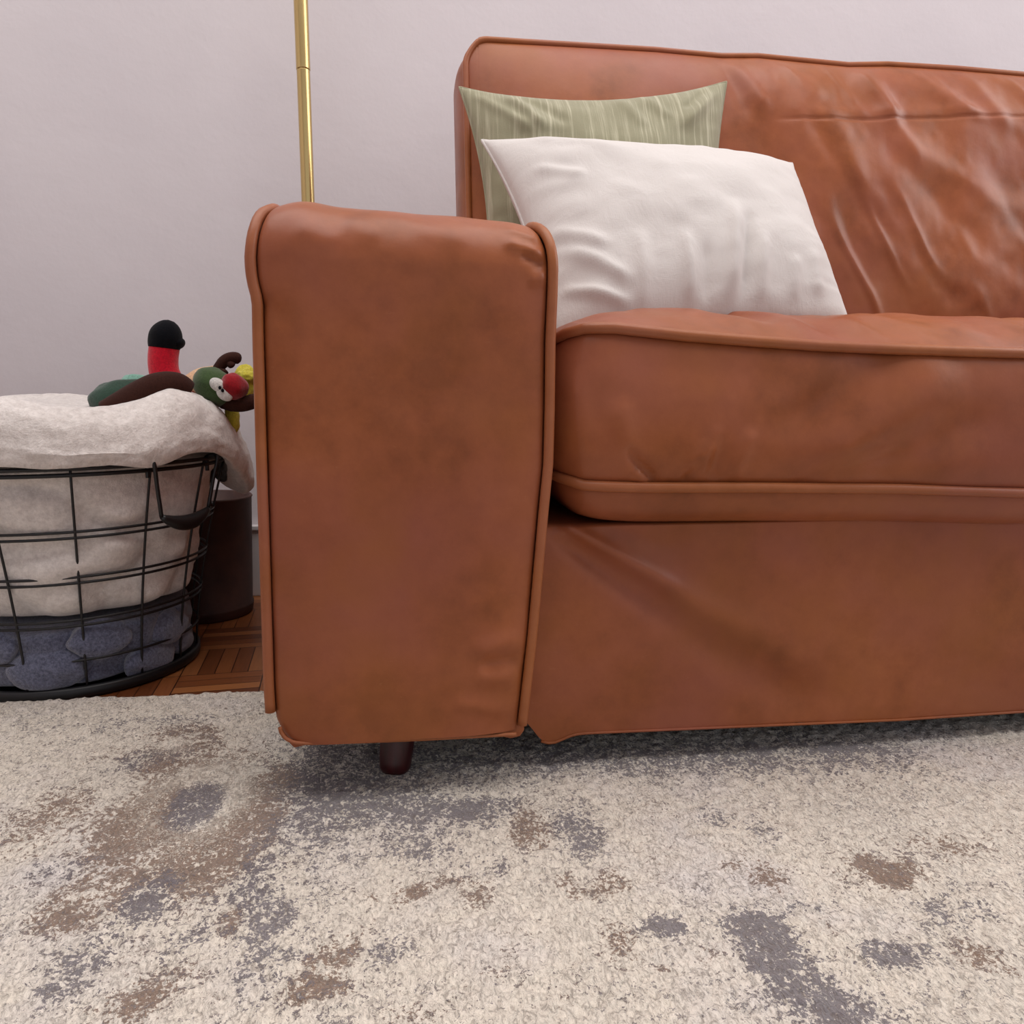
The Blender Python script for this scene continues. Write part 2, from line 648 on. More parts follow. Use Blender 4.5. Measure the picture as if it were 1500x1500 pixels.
xl_f = colx([(408, 298), (392, 303), (382, 318), (376, 345), (373, 380), (376, 410), (384, 440), (385, 500), (389, 650), (394, 800), (400, 1000), (403, 1050), (414, 1085)], Y0)
xr_f = colx([(772, 306), (786, 312), (796, 328), (802, 355), (804, 385), (803, 430), (800, 500), (799, 600), (797, 680), (790, 750), (783, 830), (774, 930), (766, 1000), (759, 1062), (757, 1085)], Y0)
ZT = at(560, 312, Y0)[2] + .005
print('arm top z', ZT, 'bottom', at(590, 1078, Y0)[2])
RA = .055          # radius of the padded front top edge
YE = 1.60          # where the arm ends at the back


def arm_path():
    pts = []
    for z in np.linspace(ZB, ZT - RA, 110):
        pts.append((Y0, z, -1.0, 0.0))
    for a in np.linspace(0, PI / 2, 24)[1:]:
        pts.append((Y0 + RA - RA * math.cos(a), ZT - RA + RA * math.sin(a), -math.cos(a), math.sin(a)))
    for y in np.linspace(Y0 + RA, YE, 60)[1:]:
        pts.append((y, ZT, 0.0, 1.0))
    return pts


def make_arm(mirror=None):
    arm = bpy.data.objects.new('arm', None)
    C.objects.link(arm)
    arm.parent = sofa
    arm.empty_display_size = .05
    m = MB()
    path = arm_path()
    NTt = 90
    tt = np.linspace(0, 1, NTt)
    P = np.zeros((len(path), NTt, 3))
    Lp, Rp, Lq, Rq = [], [], [], []
    for i, (y, z, ny_, nz_) in enumerate(path):
        xl, xr = float(xl_f(z)), float(xr_f(z))
        if z < ZB + .03:      # rounded bottom left corner
            k = (ZB + .03 - z) / .03
            xl += .012 * (1 - math.sqrt(max(0, 1 - k * k)))
        e = np.abs(2 * tt - 1)
        c = .012 * (1 - e ** 5) * (1 - .55 * nz_)
        if nz_ > 0:
            c = c + .006 * nz_ * np.exp(-((tt - .10) / .11) ** 2)            # higher left shoulder
            c = c + (.5 - tt) * .010 * nz_
        tuck = -.006 * np.exp(-((1 - e) / .018) ** 2)
        xx = xl + (xr - xl) * tt
        U = y + z if ny_ == 0 else z
        w = .0016 * noise(xx * 9, U * 7 + 0 * xx, 0, 5) + .0007 * noise(xx * 30, U * 22 + 0 * xx, 0, 6)
        off = c + tuck + w
        P[i, :, 0] = xx
        P[i, :, 1] = y + ny_ * off
        P[i, :, 2] = z + nz_ * off
    # wrinkles on the front face
    XX, ZZ = P[..., 0].copy(), P[..., 2].copy()
    front = (P[..., 1] < Y0 + RA + .02)

    def pz(px, py):
        q = at(px, py, Y0)
        return (q[0], q[2])
    d = np.zeros(XX.shape)
    for a, b, w, am in [((798, 375), (735, 352), .006, .0035), ((800, 392), (760, 372), .004, -.003), ((802, 405), (770, 412), .006, .0025), ((795, 350), (740, 330), .006, .003),
                        ((690, 950), (765, 930), .009, .003), ((690, 985), (762, 990), .010, .0032), ((700, 968), (762, 962), .006, -.0025), ((655, 1020), (755, 1040), .008, .002),
                        ((430, 330), (500, 360), .012, .0018), ((500, 320), (560, 350), .010, .0015), ((600, 330), (690, 352), .010, .0015), ((380, 440), (420, 470), .008, -.0015)]:
        d += ridge(XX, ZZ, pz(*a), pz(*b), w * 1.1, am * 1.5)
    P[..., 1] -= np.where(front, d, 0)
    m.grid(P)
    m.build('front_and_top_panel', M['leather'], arm)
    # side panels with the piping that borders them
    for side in (0, 1):
        sgn = -1 if side == 0 else 1
        f = xl_f if side == 0 else xr_f
        zs = np.linspace(ZB + (.030 if side == 0 else 0.0), ZT - .004, 90)
        S = np.zeros((len(zs), 40, 3))
        for i, z in enumerate(zs):
            zk = z - sgn * .005 * sstep(ZT - RA, ZT, z)
            ys = Y0 if z <= ZT - RA else Y0 + RA - math.sqrt(max(0, RA ** 2 - (z - (ZT - RA)) ** 2))
            ys += .004
            u = np.linspace(0, 1, 40) ** 1.6
            yy = ys + (YE - ys) * u
            b = .0075 * np.sin(np.clip(u * 14, 0, 1) * PI / 2) + .001 * noise(yy * 12, z * 9 + 0 * yy, 0, 12)
            b = b * sstep(0, .03, ZT - z) ** .5
            S[i, :, 0] = float(f(z)) + sgn * (.003 + b)
            S[i, :, 1] = yy
            S[i, :, 2] = zk
        s = MB()
        s.grid(S, flip=(side == 0))
        s.build('side_panel', M['leather'], arm)
        pts = []
        for (y, z, a, b) in path[(8 if side == 0 else 1)::2]:
            pts.append((float(f(z)) + sgn * .0044, y + .001 * a, z + (.001 - sgn * .005) * b))
        w = MB()
        w.tube(pts, .0056, 10)
        w.build('piping', M['welt'], arm)
    # underside with its folded hem
    u = MB()
    u.box((float(xl_f(ZB)) + .012, Y0 + .004, ZB + .001), (float(xr_f(ZB)) - .004, YE, ZB + .02))
    u.build('underside', M['under'], arm, smooth=False)
    h = MB()
    hp = [at(411, 1062, Y0), at(414, 1071, Y0), at(423, 1080, Y0), at(445, 1085, Y0), at(520, 1083, Y0), at(600, 1080, Y0), at(700, 1075, Y0), at(755, 1072, Y0)]
    hp = spline([p - np.array([0, .006, 0]) for p in hp], 8)
    h.tube(hp, .0022, 8)
    h.build('hem', M['welt'], arm)

    def flap(pts, dy=.004):
        fl = MB()
        q = [at(px, py, Y0 + dy) for px, py in pts]
        q2 = [p + np.array([0, .010, 0]) for p in q]
        n = len(q)
        fl.add(q + q2, [tuple(range(n))[::-1], tuple(range(n, 2 * n))] + [(i, (i + 1) % n, n + (i + 1) % n, n + i) for i in range(n)])
        fl.build('folded_corner', M['leather'], arm, bevel=.0015)
    flap([(409, 1068), (418, 1083), (431, 1096), (452, 1091), (490, 1084), (490, 1072)])
    flap([(720, 1066), (728, 1078), (748, 1082), (762, 1079), (768, 1070), (768, 1060)])
    # filling between the panels so the arm is solid, and its back
    b = MB()
    b.box((float(xl_f(.3)) + .004, Y0 + .02, ZB + .02), (float(xr_f(.3)) - .004, YE - .001, ZT - .02))
    b.build('back_panel', M['leather'], arm, smooth=False)
    return arm


arm = make_arm()

XA = float(xr_f(.3)) + .012          # inner side of the arm
XEND = XA + 1.36                     # inner side of the far arm
# far arm: the same arm mirrored about the middle of the sofa
mid = (XA + XEND) / 2
arm2 = arm.copy()
C.objects.link(arm2)
arm2.scale = (-1, 1, 1)
arm2.location = (2 * (mid - sofa.location.x), 0, 0)
for ch in list(arm.children):
    c2 = ch.copy()
    C.objects.link(c2)
    c2.parent = arm2

# legs
def leg(px0, px1, Yt, Yb, zfoot, name='leg', mirrorx=None):
    m = MB()
    if mirrorx is None:
        top, bot = at(px0, 1072, Yt), at(px1, 1140, Yb)
        top = np.array([top[0], Yt, ZB + .01]); bot = np.array([bot[0], Yb, zfoot])
    else:
        top, bot = mirrorx
    n = 14
    pts = [top + (bot - top) * i / (n - 1) for i in range(n)]
    rr = [.0235 - .0055 * i / (n - 1) for i in range(n)]
    rr[-1] = rr[-1] - .003
    m.tube(pts, rr, 24)
    return m.build(name, M['leg'], sofa), top, bot


_, lt, lb = leg(588, 578, .905, .885, .007)
mx = lambda p: np.array([2 * mid - p[0], p[1], p[2]])
leg(0, 0, 0, 0, 0, mirrorx=(mx(lt), mx(lb)))
bt, bb = np.array([lt[0], 1.50, lt[2]]), np.array([lb[0], 1.54, 0])
leg(0, 0, 0, 0, 0, mirrorx=(bt, bb))
leg(0, 0, 0, 0, 0, mirrorx=(mx(bt), mx(bb)))

# base (front rail) ---------------------------------------------------
YB = .866
nx_, nz_ = 260, 110
P = np.zeros((nx_, nz_ + 14, 3))
_b0, _b1 = at(840, 1073, YB), at(1315, 1053, YB)


def zbase(x):
    return float(np.interp(x, [_b0[0], _b1[0]], [_b0[2], _b1[2]])) - .010 * math.exp(-((x - XA - .012) / .02) ** 2)


for i, x in enumerate(np.linspace(XA - .02, XEND + .02, nx_)):
    for_x = x - XA
    zb = zbase(x)
    if for_x < .0:
        zb += .02 * min(1, -for_x / .02)
    zz = np.linspace(zb, .300, nz_)
    P[i, :nz_, 0] = x
    P[i, :nz_, 1] = YB
    P[i, :nz_, 2] = zz
    for k in range(14):
        a = (k + 1) / 14
        P[i, nz_ + k] = (x, YB + a * .25, .300 + .010 * math.sin(a * PI / 2))


def pzb(px, py):
    q = at(px, py, YB)
    return (q[0], q[2])


XX, ZZ = P[..., 0], P[..., 2]
d = .004 * np.sin(np.clip((ZZ - ZB) / .26, 0, 1) * PI)
d += .0018 * fbm(XX * 5, ZZ * 6, 0, 21, 3)
for a, b, w, am, w1 in [((802, 754), (1010, 872), .0035, .009, .013), ((950, 842), (1200, 990), .012, .006, .03), ((800, 778), (1000, 915), .007, -.009, .02), ((960, 900), (1220, 1045), .016, -.007, .035),
                        ((830, 748), (1010, 810), .01, -.004, .02), ((1060, 900), (1300, 960), .03, .004, .04), ((1000, 800), (1280, 840), .03, .002, .04), ((1200, 930), (1480, 1000), .04, -.004, .04)]:
    d += ridge(XX, ZZ, pzb(*a), pzb(*b), w, am, w1)
pk = pzb(812, 766)
d -= .010 * np.exp(-(((XX - pk[0]) / .010) ** 2 + ((ZZ - pk[1]) / .008) ** 2))
fade = 1 - sstep(.325, .345, ZZ) * 0
P[..., 1] -= np.where(P[..., 1] < YB + .001, d, 0)
base = bpy.data.objects.new('base', None)
C.objects.link(base); base.parent = sofa
m = MB(); m.grid(P)
m.build('front_panel', M['leather'], base)
m = MB()
m.box((XA - .01, YB + .006, ZB + .004), (XEND + .01, YE, .300))
m.build('base_box', M['under'], base, smooth=False)
m = MB()
hp = [(x, YB - .001, zbase(x) - .001) for x in np.linspace(XA, XEND, 160)]
m.tube(hp, .0018, 6)
m.build('hem', M['leather'], base)


# pads ------------------------------------------------------------------
def rrmap(a, b, A, B, r):
    """square grid -> rounded rectangle of half sizes A,B, corner radius r (a,b in [-A,A],[-B,B])"""
    ax, bx = np.abs(a) - (A - r), np.abs(b) - (B - r)
    cx, cy = np.clip(ax, 0, None) / r, np.clip(bx, 0, None) / r
    nx2 = cx * np.sqrt(1 - cy ** 2 / 2)
    ny2 = cy * np.sqrt(1 - cx ** 2 / 2)
    both = (ax > 0) & (bx > 0)
    ra = np.where(both, np.sign(a) * ((A - r) + r * nx2), a)
    rb = np.where(both, np.sign(b) * ((B - r) + r * ny2), b)
    return ra, rb


def warp(lo, hi, n, vis=None, edge=.03):
    t = np.linspace(0, 1, 4000)
    d = 1 + 2.5 * np.exp(-(t / edge) ** 2) + 2.5 * np.exp(-((1 - t) / edge) ** 2)
    if vis is not None:
        d = np.where(lo + (hi - lo) * t < vis, d * 4, d)
    c = np.cumsum(d); c = (c - c[0]) / (c[-1] - c[0])
    return lo + (hi - lo) * np.interp(np.linspace(0, 1, n), c, t)


def dense(lo, hi, n, k=.0):
    t = np.linspace(-1, 1, n)
    t = t * (1 - k) + k * np.sin(t * PI / 2)
    return lo + (hi - lo) * (t + 1) / 2


def pad(name, cen, A, B, r, na, nb, top_h, bot_h, zt, zb, puff, frame, welt_r, parent, dtop=None, dbox=None, mats=None, nbox=40, vis=None, botp=4, bote=.8):
    """cushion: cen origin, frame=(ea,eb,en) axes. zt/zb: functions of (a,b) giving the welt heights"""
    ea, eb, en = [np.array(v, float) for v in frame]
    cen = np.array(cen, float)
    a = warp(-A, A, na, vis); b = warp(-B, B, nb, None, .06)
    ga, gb = np.meshgrid(a, b, indexing='ij')
    ra, rb = rrmap(ga, gb, A, B, r)

    def place(a_, b_, z_):
        return cen + a_[..., None] * ea + b_[..., None] * eb + z_[..., None] * en
    ua, ub = ga / A, gb / B
    prof = lambda h, p=4, e=.8: h * (1 - np.abs(ua) ** (p * 2)) ** e * (1 - np.abs(ub) ** p) ** e
    m = MB()
    H1 = zt(ra, rb) + prof(top_h)
    T = place(ra, rb, H1)
    if dtop is not None:
        q = dtop(T, ua, ub)
        T = T + q[..., None] * en
    m.grid(T)
    H0 = zb(ra, rb) - prof(bot_h, botp, bote)
    m.grid(place(ra, rb, H0), flip=True)
    # perimeter
    idx = [(i, 0) for i in range(na)] + [(na - 1, j) for j in range(1, nb)] + [(i, nb - 1) for i in range(na - 2, -1, -1)] + [(0, j) for j in range(nb - 2, 0, -1)]
    pa = np.array([ra[i] for i in idx]); pb = np.array([rb[i] for i in idx])
    n = len(pa)
    ta = np.roll(pa, -1) - np.roll(pa, 1); tb = np.roll(pb, -1) - np.roll(pb, 1)
    L = np.hypot(ta, tb); na_, nb_ = tb / L, -ta / L
    Zt, Zb = zt(pa, pb), zb(pa, pb)
    G = np.zeros((n, nbox, 3))
    for k in range(nbox):
        v = k / (nbox - 1)
        o = puff * (1 - abs(2 * v - 1) ** 3.0) - .004 * math.exp(-(min(v, 1 - v) / .03) ** 2)
        G[:, k] = place(pa + na_ * o, pb + nb_ * o, Zt * (1 - v) + Zb * v)
    if dbox is not None:
        q = dbox(G)
        nn = na_[:, None] * ea + nb_[:, None] * eb
        G = G + q[..., None] * nn[:, None, :]
    mb = MB(); mb.grid(G, closeu=True, flip=True)
    pad_e = m.build(name, M['leather'], parent)
    mb.build('boxing', M['leather'], pad_e)
    for Z in (Zt, Zb):
        w = MB()
        w.tube(list(place(pa + na_ * .003, pb + nb_ * .003, Z)), welt_r, 10, closed=True)
        w.build('piping', M['welt'], pad_e)
    return pad_e


# seat cushion
A = (XEND - XA) / 2 - .018
sx0 = XA + .018
YS0, YS1 = .832, 1.40
B = (YS1 - YS0) / 2
zt_pts = [(820, 500), (840, 486), (862, 480), (900, 481), (1000, 492), (1100, 500), (1200, 507), (1315, 512), (1500, 518)]
q = [at(px, py, YS0) for px, py in zt_pts]
zx = np.array([p[0] for p in q]); zz_ = np.array([p[2] for p in q])
qb = [at(px, py, YS0) for px, py in [(820, 700), (860, 712), (950, 714), (1100, 714), (1315, 716), (1500, 722)]]
bxx = np.array([p[0] for p in qb]); bzz = np.array([p[2] for p in qb])
scx = (sx0 + sx0 + 2 * A) / 2


def zts(a, b):
    x = a + scx
    f = sstep(.3, -1, b / B)  # 1 at the front
    return np.interp(x, zx, zz_) * f + (.515) * (1 - f)


def zbs(a, b):
    x = a + scx
    return np.interp(x, bxx, bzz) * 1.0 + 0 * b


def dtop_seat(T, ua, ub):
    x, y = T[..., 0], T[..., 1]
    w = .004 * fbm(x * 12, y * 5, 0, 31, 3)
    r_ = np.exp(-(noise(x * 13 + y * 5, y * 4, 0, 33) / .3) ** 2)
    w = w + .010 * r_ * sstep(-1, -.85, ub) * np.exp(-((ub + .62) / .4) ** 2)
    w = w + .0028 * np.sin(x * 95 + 3 * noise(x * 9, y * 3, 0, 36)) * np.exp(-((ub + .86) / .12) ** 2) * (.5 + noise(x * 7, 0, 0, 37))
    w = w + .004 * noise(x * 24, y * 14, 0, 38) * np.exp(-((ub + .6) / .3) ** 2)
    return w * (1 - ua ** 8) * (1 - ub ** 8)


def dbox_seat(G):
    x, z, y = G[..., 0], G[..., 2], G[..., 1]
    pf = lambda px, py: (at(px, py, YS0)[0], at(px, py, YS0)[2])
    d = .003 * fbm(x * 6, z * 7, 0, 41, 3) * 1.0
    fr = y < YS0 + .1
    for a, b, w, am in [((910, 655), (962, 706), .006, -.008), ((925, 690), (950, 708), .008, .004), ((1005, 695), (1055, 630), .011, .005), ((1048, 630), (1045, 706), .010, -.006), ((1070, 700), (1095, 625), .010, .004),
                        ((1000, 708), (1025, 670), .006, -.004), ((900, 580), (920, 690), .014, .004), ((1180, 690), (1400, 540), .03, .007), ((1120, 640), (1330, 500), .02, -.006), ((1150, 708), (1330, 650), .012, -.004), ((1250, 690), (1460, 600), .025, -.005),
                        ((900, 530), (1200, 560), .02, -.003), ((845, 540), (860, 690), .01, .003)]:
        d = d + np.where(fr, ridge(x, z, pf(*a), pf(*b), w, am), 0)
    return d


pad('seat_cushion', (scx, (YS0 + YS1) / 2, 0), A, B, .06, 380, 200, .041, .048, zts, zbs, .014, ((1, 0, 0), (0, 1, 0), (0, 0, 1)), .0062, sofa, dtop_seat, dbox_seat, vis=.25, botp=14, bote=.5)

# back cushion: leans back, face forward
YF = 1.375
bl = at(684, 62, YF)
print('back top-left', bl)
tilt = math.radians(9)
eb_ = np.array([0, math.sin(tilt), math.cos(tilt)])      # up along the cushion
en_ = np.array([0, -math.cos(tilt), math.sin(tilt)])     # out of the face
Ab = (XEND + .16 - bl[0]) / 2
zlow = .50
Bb = (bl[2] - zlow) / math.cos(tilt) / 2
cenb = np.array([bl[0] + Ab, YF, bl[2]]) - eb_ * Bb
bt_pts = [(684, 66), (700, 60), (760, 64), (860, 70), (960, 76), (1056, 85), (1110, 85), (1140, 88), (1242, 98), (1300, 97), (1400, 103), (1500, 112)]
qq = [at(px, py, YF) for px, py in bt_pts]
btx = np.array([p[0] for p in qq]); btz = np.array([p[2] for p in qq])


def ztb(a, b):
    return 0 * a + 0 * b + .0


def zbb(a, b):
    return 0 * a - .15 + 0 * b


def pb_(px, py):
    q_ = at(px, py, YF)
    return (q_[0], q_[2])


def dtop_back(T, ua, ub):
    x, z = T[..., 0], T[..., 2]
    w = .004 * fbm(x * 5, z * 6, 0, 51, 3)
    rr = np.exp(-(noise(x * 8 + z * 5, x * 2 - z * 4, 0, 55) / .22) ** 2)
    r2 = np.exp(-(noise(x * 14 + z * 7, z * 7, 0, 58) / .25) ** 2)
    right = sstep(pb_(1040, 0)[0], pb_(1130, 0)[0], x)
    w = w + .0045 * rr * right + .0022 * right * r2
    w = w + .0022 * right * fbm(x * 16, z * 13, 0, 60, 3) + .006 * right * fbm(x * 7, z * 5, 0, 64, 2)
    # seam crease across
    c0, c1 = pb_(1120, 196), pb_(1500, 190)
    w = w + ridge(x, z, c0, c1, .0022, -.0022, ends=.1) + ridge(x, z, (c0[0], c0[1] + .012), (c1[0], c1[1] + .012), .01, .0015)
    for a, b, wd, am in [((1055, 90), (1105, 190), .010, .009), ((1050, 95), (1075, 200), .010, -.007), ((1242, 102), (1290, 200), .010, .010), ((1228, 100), (1200, 180), .014, -.006), ((1130, 92), (1180, 170), .012, .006),
                         ((1010, 82), (1010, 160), .012, .003), ((700, 90), (760, 110), .02, .003), ((1150, 180), (1230, 330), .012, -.006), ((1180, 230), (1300, 400), .014, .008), ((1240, 210), (1420, 420), .016, -.008),
                         ((1280, 220), (1420, 330), .014, .008), ((1200, 330), (1330, 450), .014, .006), ((1310, 110), (1400, 200), .012, .008), ((1400, 110), (1440, 220), .012, .008)]:
        w = w + ridge(x, z, pb_(*a), pb_(*b), wd * 1.35, am * .5)
    return w * (1 - ua ** 10) * (1 - ub ** 8)


bp = pad('back_cushion', cenb, Ab, Bb, .035, 420, 230, .045, .02, ztb, zbb, .016, ((1, 0, 0), eb_, en_), .0052, sofa, dtop_back, vis=.35)
# let the top edge dip between the tufts
for o in [bp] + list(bp.children):
    me = o.data
    n = len(me.vertices)
    co = np.empty(n * 3); me.vertices.foreach_get('co', co); co = co.reshape(-1, 3)
    wx = co[:, 0] + sofa.location.x; wz = co[:, 2] + sofa.location.z
    dz = np.interp(wx, btx, btz) - bl[2]
    dz = np.where(wx < btx[1], np.minimum(dz, 0.002), dz)
    wgt = np.clip((wz - .55) / (bl[2] - .55), 0, 1) ** 2
    co[:, 2] += dz * wgt
    me.vertices.foreach_set('co', co.reshape(-1)); me.update()

# low frame behind the pillow back
m = MB()
m.box((XA - .012, 1.44, ZB + .01), (XEND + .012, YE + .03, .62))
m.build('back_frame', M['leather'], sofa, smooth=False, bevel=.02)


# ------------------------------------------------------------------ throw pillows
def pillow(name, TL, TR, BR, BL, T, mat, label, sag, seam_r, dfun=None, n=110, pw=.55, pucker=.01, belly=(0, 0), flange=0):
    TL, TR, BR, BL = [np.array(p, float) for p in (TL, TR, BR, BL)]
    cen = (TL + TR + BR + BL) / 4
    nrm = np.cross(TR - BL, TL - BR); nrm /= np.linalg.norm(nrm)
    if nrm[1] > 0:
        nrm = -nrm
    u = dense(-1, 1, n, .6); v = dense(-1, 1, n, .6)
    gu, gv = np.meshgrid(u, v, indexing='ij')
    uu, vv = (gu + 1) / 2, (gv + 1) / 2
    ex = (TR - TL + BR - BL) / 2; ey = (TL - BL + TR - BR) / 2
    base_ = ((1 - uu) * (1 - vv))[..., None] * BL + (uu * (1 - vv))[..., None] * BR + (uu * vv)[..., None] * TR + ((1 - uu) * vv)[..., None] * TL
    sT, sR, sB, sL = sag
    # edges draw inwards between the corners
    base_ = base_ - (sT * (1 - gu ** 2) * vv ** 2)[..., None] * ey + (sB * (1 - gu ** 2) * (1 - vv) ** 2)[..., None] * ey
    base_ = base_ - (sR * (1 - gv ** 2) * uu ** 2)[..., None] * ex + (sL * (1 - gv ** 2) * (1 - uu) ** 2)[..., None] * ex
    fu, fv = np.clip(1 - (np.abs(gu) / (1 - flange)) ** 2.4, 0, 1), np.clip(1 - (np.abs(gv) / (1 - flange)) ** 2.4, 0, 1)
    prof = (fu * fv) ** pw
    root = thing(name, label, 'pillow', tuple(cen))
    m = MB()
    edge = (1 - gu ** 8) * (1 - gv ** 8)
    nf = noise(gu * 7, gv * 7, 0, 71) * .0015 + noise(gu * 3, gv * 3, 0, 72) * .004
    # pucker: pleats that run in from the seams
    pk = pucker * (np.sin(gu * 34 + 3 * noise(gu * 5, gv * 2, 0, 73)) * np.exp(-((1 - np.abs(gv)) / .16)) + np.sin(gv * 30 + 3 * noise(gu * 2, gv * 5, 0, 74)) * np.exp(-((1 - np.abs(gu)) / .14)))
    d = (nf + pk * (.6 + .6 * noise(gu * 4, gv * 4, 0, 75))) * edge
    if dfun is not None:
        d = d + dfun(gu, gv) * edge
    Fp = base_ + ((T / 2) * prof + d * (prof > 0))[..., None] * nrm + .0008 * nrm
    m.grid(Fp)
    m.grid(base_ - ((T / 2) * prof + .0008)[..., None] * nrm, flip=True)
    front = m.build('cover', mat, root)
    idx = [(i, 0) for i in range(n)] + [(n - 1, j) for j in range(1, n)] + [(i, n - 1) for i in range(n - 2, -1, -1)] + [(0, j) for j in range(n - 2, 0, -1)]
    s = MB()
    s.tube([base_[i] for i in idx], seam_r, 8, closed=True)
    s.build('seam', mat, root)
    return root


def d_green(gu, gv):
    r = 0
    for a, b, w, am in [((-.98, .98), (-.55, .45), .05, .006), ((-.7, .95), (-.5, .5), .05, .010), ((-.6, .95), (-.3, .55), .05, -.006), ((.1, .95), (.3, .5), .05, .006), ((.95, .95), (.6, .5), .06, .008), ((.8, .95), (.62, .7), .04, -.006), ((.3, .95), (.5, .6), .04, .005)]:
        r = r + ridge(gu, gv, a, b, w, am)
    return r


pillow('throw_pillow', at(673, 128, 1.31), at(1064, 120, 1.33), at(1050, 440, 1.24), at(712, 450, 1.22), .115, M['green'],
       'sage green slub cotton throw pillow leaning behind the oatmeal linen one', (.085, .03, .0, .05), .002, d_green, pucker=.0022)


def d_beige(gu, gv):
    r = 0
    for a, b, w, am in [((-.45, -.95), (-.40, -.25), .05, .005), ((-.15, -.9), (-.12, -.3), .04, .006), ((-.05, -.9), (0, -.4), .03, -.004), ((.1, -.9), (.28, .0), .05, .008), ((.18, -.9), (.36, -.1), .03, -.006), ((.3, -.95), (.42, -.3), .04, .006),
                        ((-.9, -.3), (-.5, -.7), .05, .006), ((-.95, -.1), (-.6, -.4), .05, .005), ((-.95, -.6), (-.5, -.85), .04, .006), ((-.9, .5), (-.6, .3), .05, .004), ((.55, -.9), (.62, -.5), .04, .004), ((.75, -.85), (.78, -.4), .05, .004), ((-.8, .9), (-.3, .6), .08, .004)]:
        r = r + ridge(gu, gv, a, b, w, am * 1.25)
    return r


pillow('throw_pillow', at(706, 206, 1.19), at(1160, 240, 1.22), at(1246, 478, 1.02), at(800, 515, .99), .15, M['beige'],
       'plump oatmeal linen throw pillow reclining on the seat beside the arm', (.02, .02, .0, .05), .0022, d_beige, pucker=.002, pw=.5)

# ------------------------------------------------------------------ floor lamp
LX, LY = at(446, 150, 1.65)[0], 1.65
JZ = at(446, 103, 1.65)[2]
lamp = thing('floor_lamp', 'slim brass floor lamp pole rising behind the sofa arm', 'lamp', (LX, LY, 0))
m = MB(); m.lathe([(0, 0), (.117, 0), (.12, .004), (.12, .016), (.115, .021), (.03, .025), (0, .026)], (LX, LY, 0), 48)
m.build('base', M['blackmetal'], lamp)
m = MB(); m.lathe([(.0, .02), (.0125, .02), (.0125, .021), (.0125, JZ - .001), (.0125, JZ), (.0, JZ)], (LX, LY, 0), 28)
m.lathe([(.0, JZ + .001), (.0133, JZ + .001), (.0133, JZ + .002), (.0133, 1.899), (.0133, 1.9), (.0, 1.9)], (LX, LY, 0), 28)
m.build('pole', M['brass'], lamp)
m = MB(); m.lathe([(.0, JZ - .0005), (.0120, JZ - .0005), (.0120, JZ + .0015), (0, JZ + .0015)], (LX, LY, 0), 28)
m.build('joint', M['brass_dark'], lamp)
m = MB(); m.lathe([(.05, 1.96), (.052, 1.955), (.15, 1.80), (.148, 1.797), (.048, 1.952), (.048, 1.96)], (LX, LY, 0), 40)
m.build('lamp_shade', M['trim'], lamp)

# ------------------------------------------------------------------ basket
BX, BY = -.53, 1.372


def brad(z):
    return .180 + .062 * (z / .34) ** 1.5


def bp3(phi, z, dr=0):
    r = brad(z) + dr
    return np.array([BX + r * math.cos(phi), BY + r * math.sin(phi), z])


basket = thing('wire_basket', 'round black wire basket holding blankets and plush toys', 'basket', (BX, BY, 0))
for z in (.349, .340):
    m = MB(); m.tube([bp3(2 * PI * k / 72, z) for k in range(72)], .0030, 8, closed=True); m.build('rim_wire', M['black_wire'], basket)
for z in (.258, .249, .190, .181, .124, .115, .060):
    m = MB(); m.tube([bp3(2 * PI * k / 72, z) for k in range(72)], .0021, 8, closed=True); m.build('hoop_wire', M['black_wire'], basket)
m = MB(); m.lathe([(0, .001), (.183, .001), (.186, .006), (.186, .016), (.182, .02), (.176, .016), (.172, .008), (0, .008)], (BX, BY, 0), 72)
m.build('base_ring', M['black_wire'], basket)
for deg in (-168, -143, -118, -93, -68, -43, -18, 7, 32, 57, 82, 107, 132, 157):
    m = MB(); p = math.radians(deg)
    m.tube([bp3(p, z) for z in np.linspace(.01, .350, 12)], .0019, 8); m.build('upright_wire', M['black_wire'], basket)
for hc in (-31, 149):
    r = [math.radians(hc + d_) for d_ in (-13, 16)]
    h = bpy.data.objects.new('handle', None); C.objects.link(h); h.parent = basket; h.empty_display_size = .03
    tops, bots = [], []
    for q, rr_ in enumerate(r):
        a0 = bp3(rr_, .345, -.002)
        k0 = bp3(rr_, .352, .014)
        b0 = bp3(rr_ + (.06 if q == 0 else -.05), .270, .022)
        m = MB()
        m.tube(spline([a0 - (0, 0, .016), a0 - (0, 0, .002), a0 + (0, 0, .006), k0, (k0 * .55 + b0 * .45), b0], 6), .0031, 8)
        m.build('handle_wire', M['black_wire'], h)
        bots.append(b0)
    b0, b1 = bots
    mdl = (b0 + b1) / 2 + np.array([math.cos(math.radians(hc)), math.sin(math.radians(hc)), 0]) * .006 - np.array([0, 0, .030])
    m = MB()
    gp = [(1 - u) ** 2 * b0 + 2 * u * (1 - u) * mdl + u * u * b1 for u in np.linspace(0, 1, 28)]
    m.tube(gp, [.0035 + .0085 * math.sin(PI * u) ** .8 for u in np.linspace(0, 1, 28)], 14)
    m.build('grip', M['black_wire'], h)


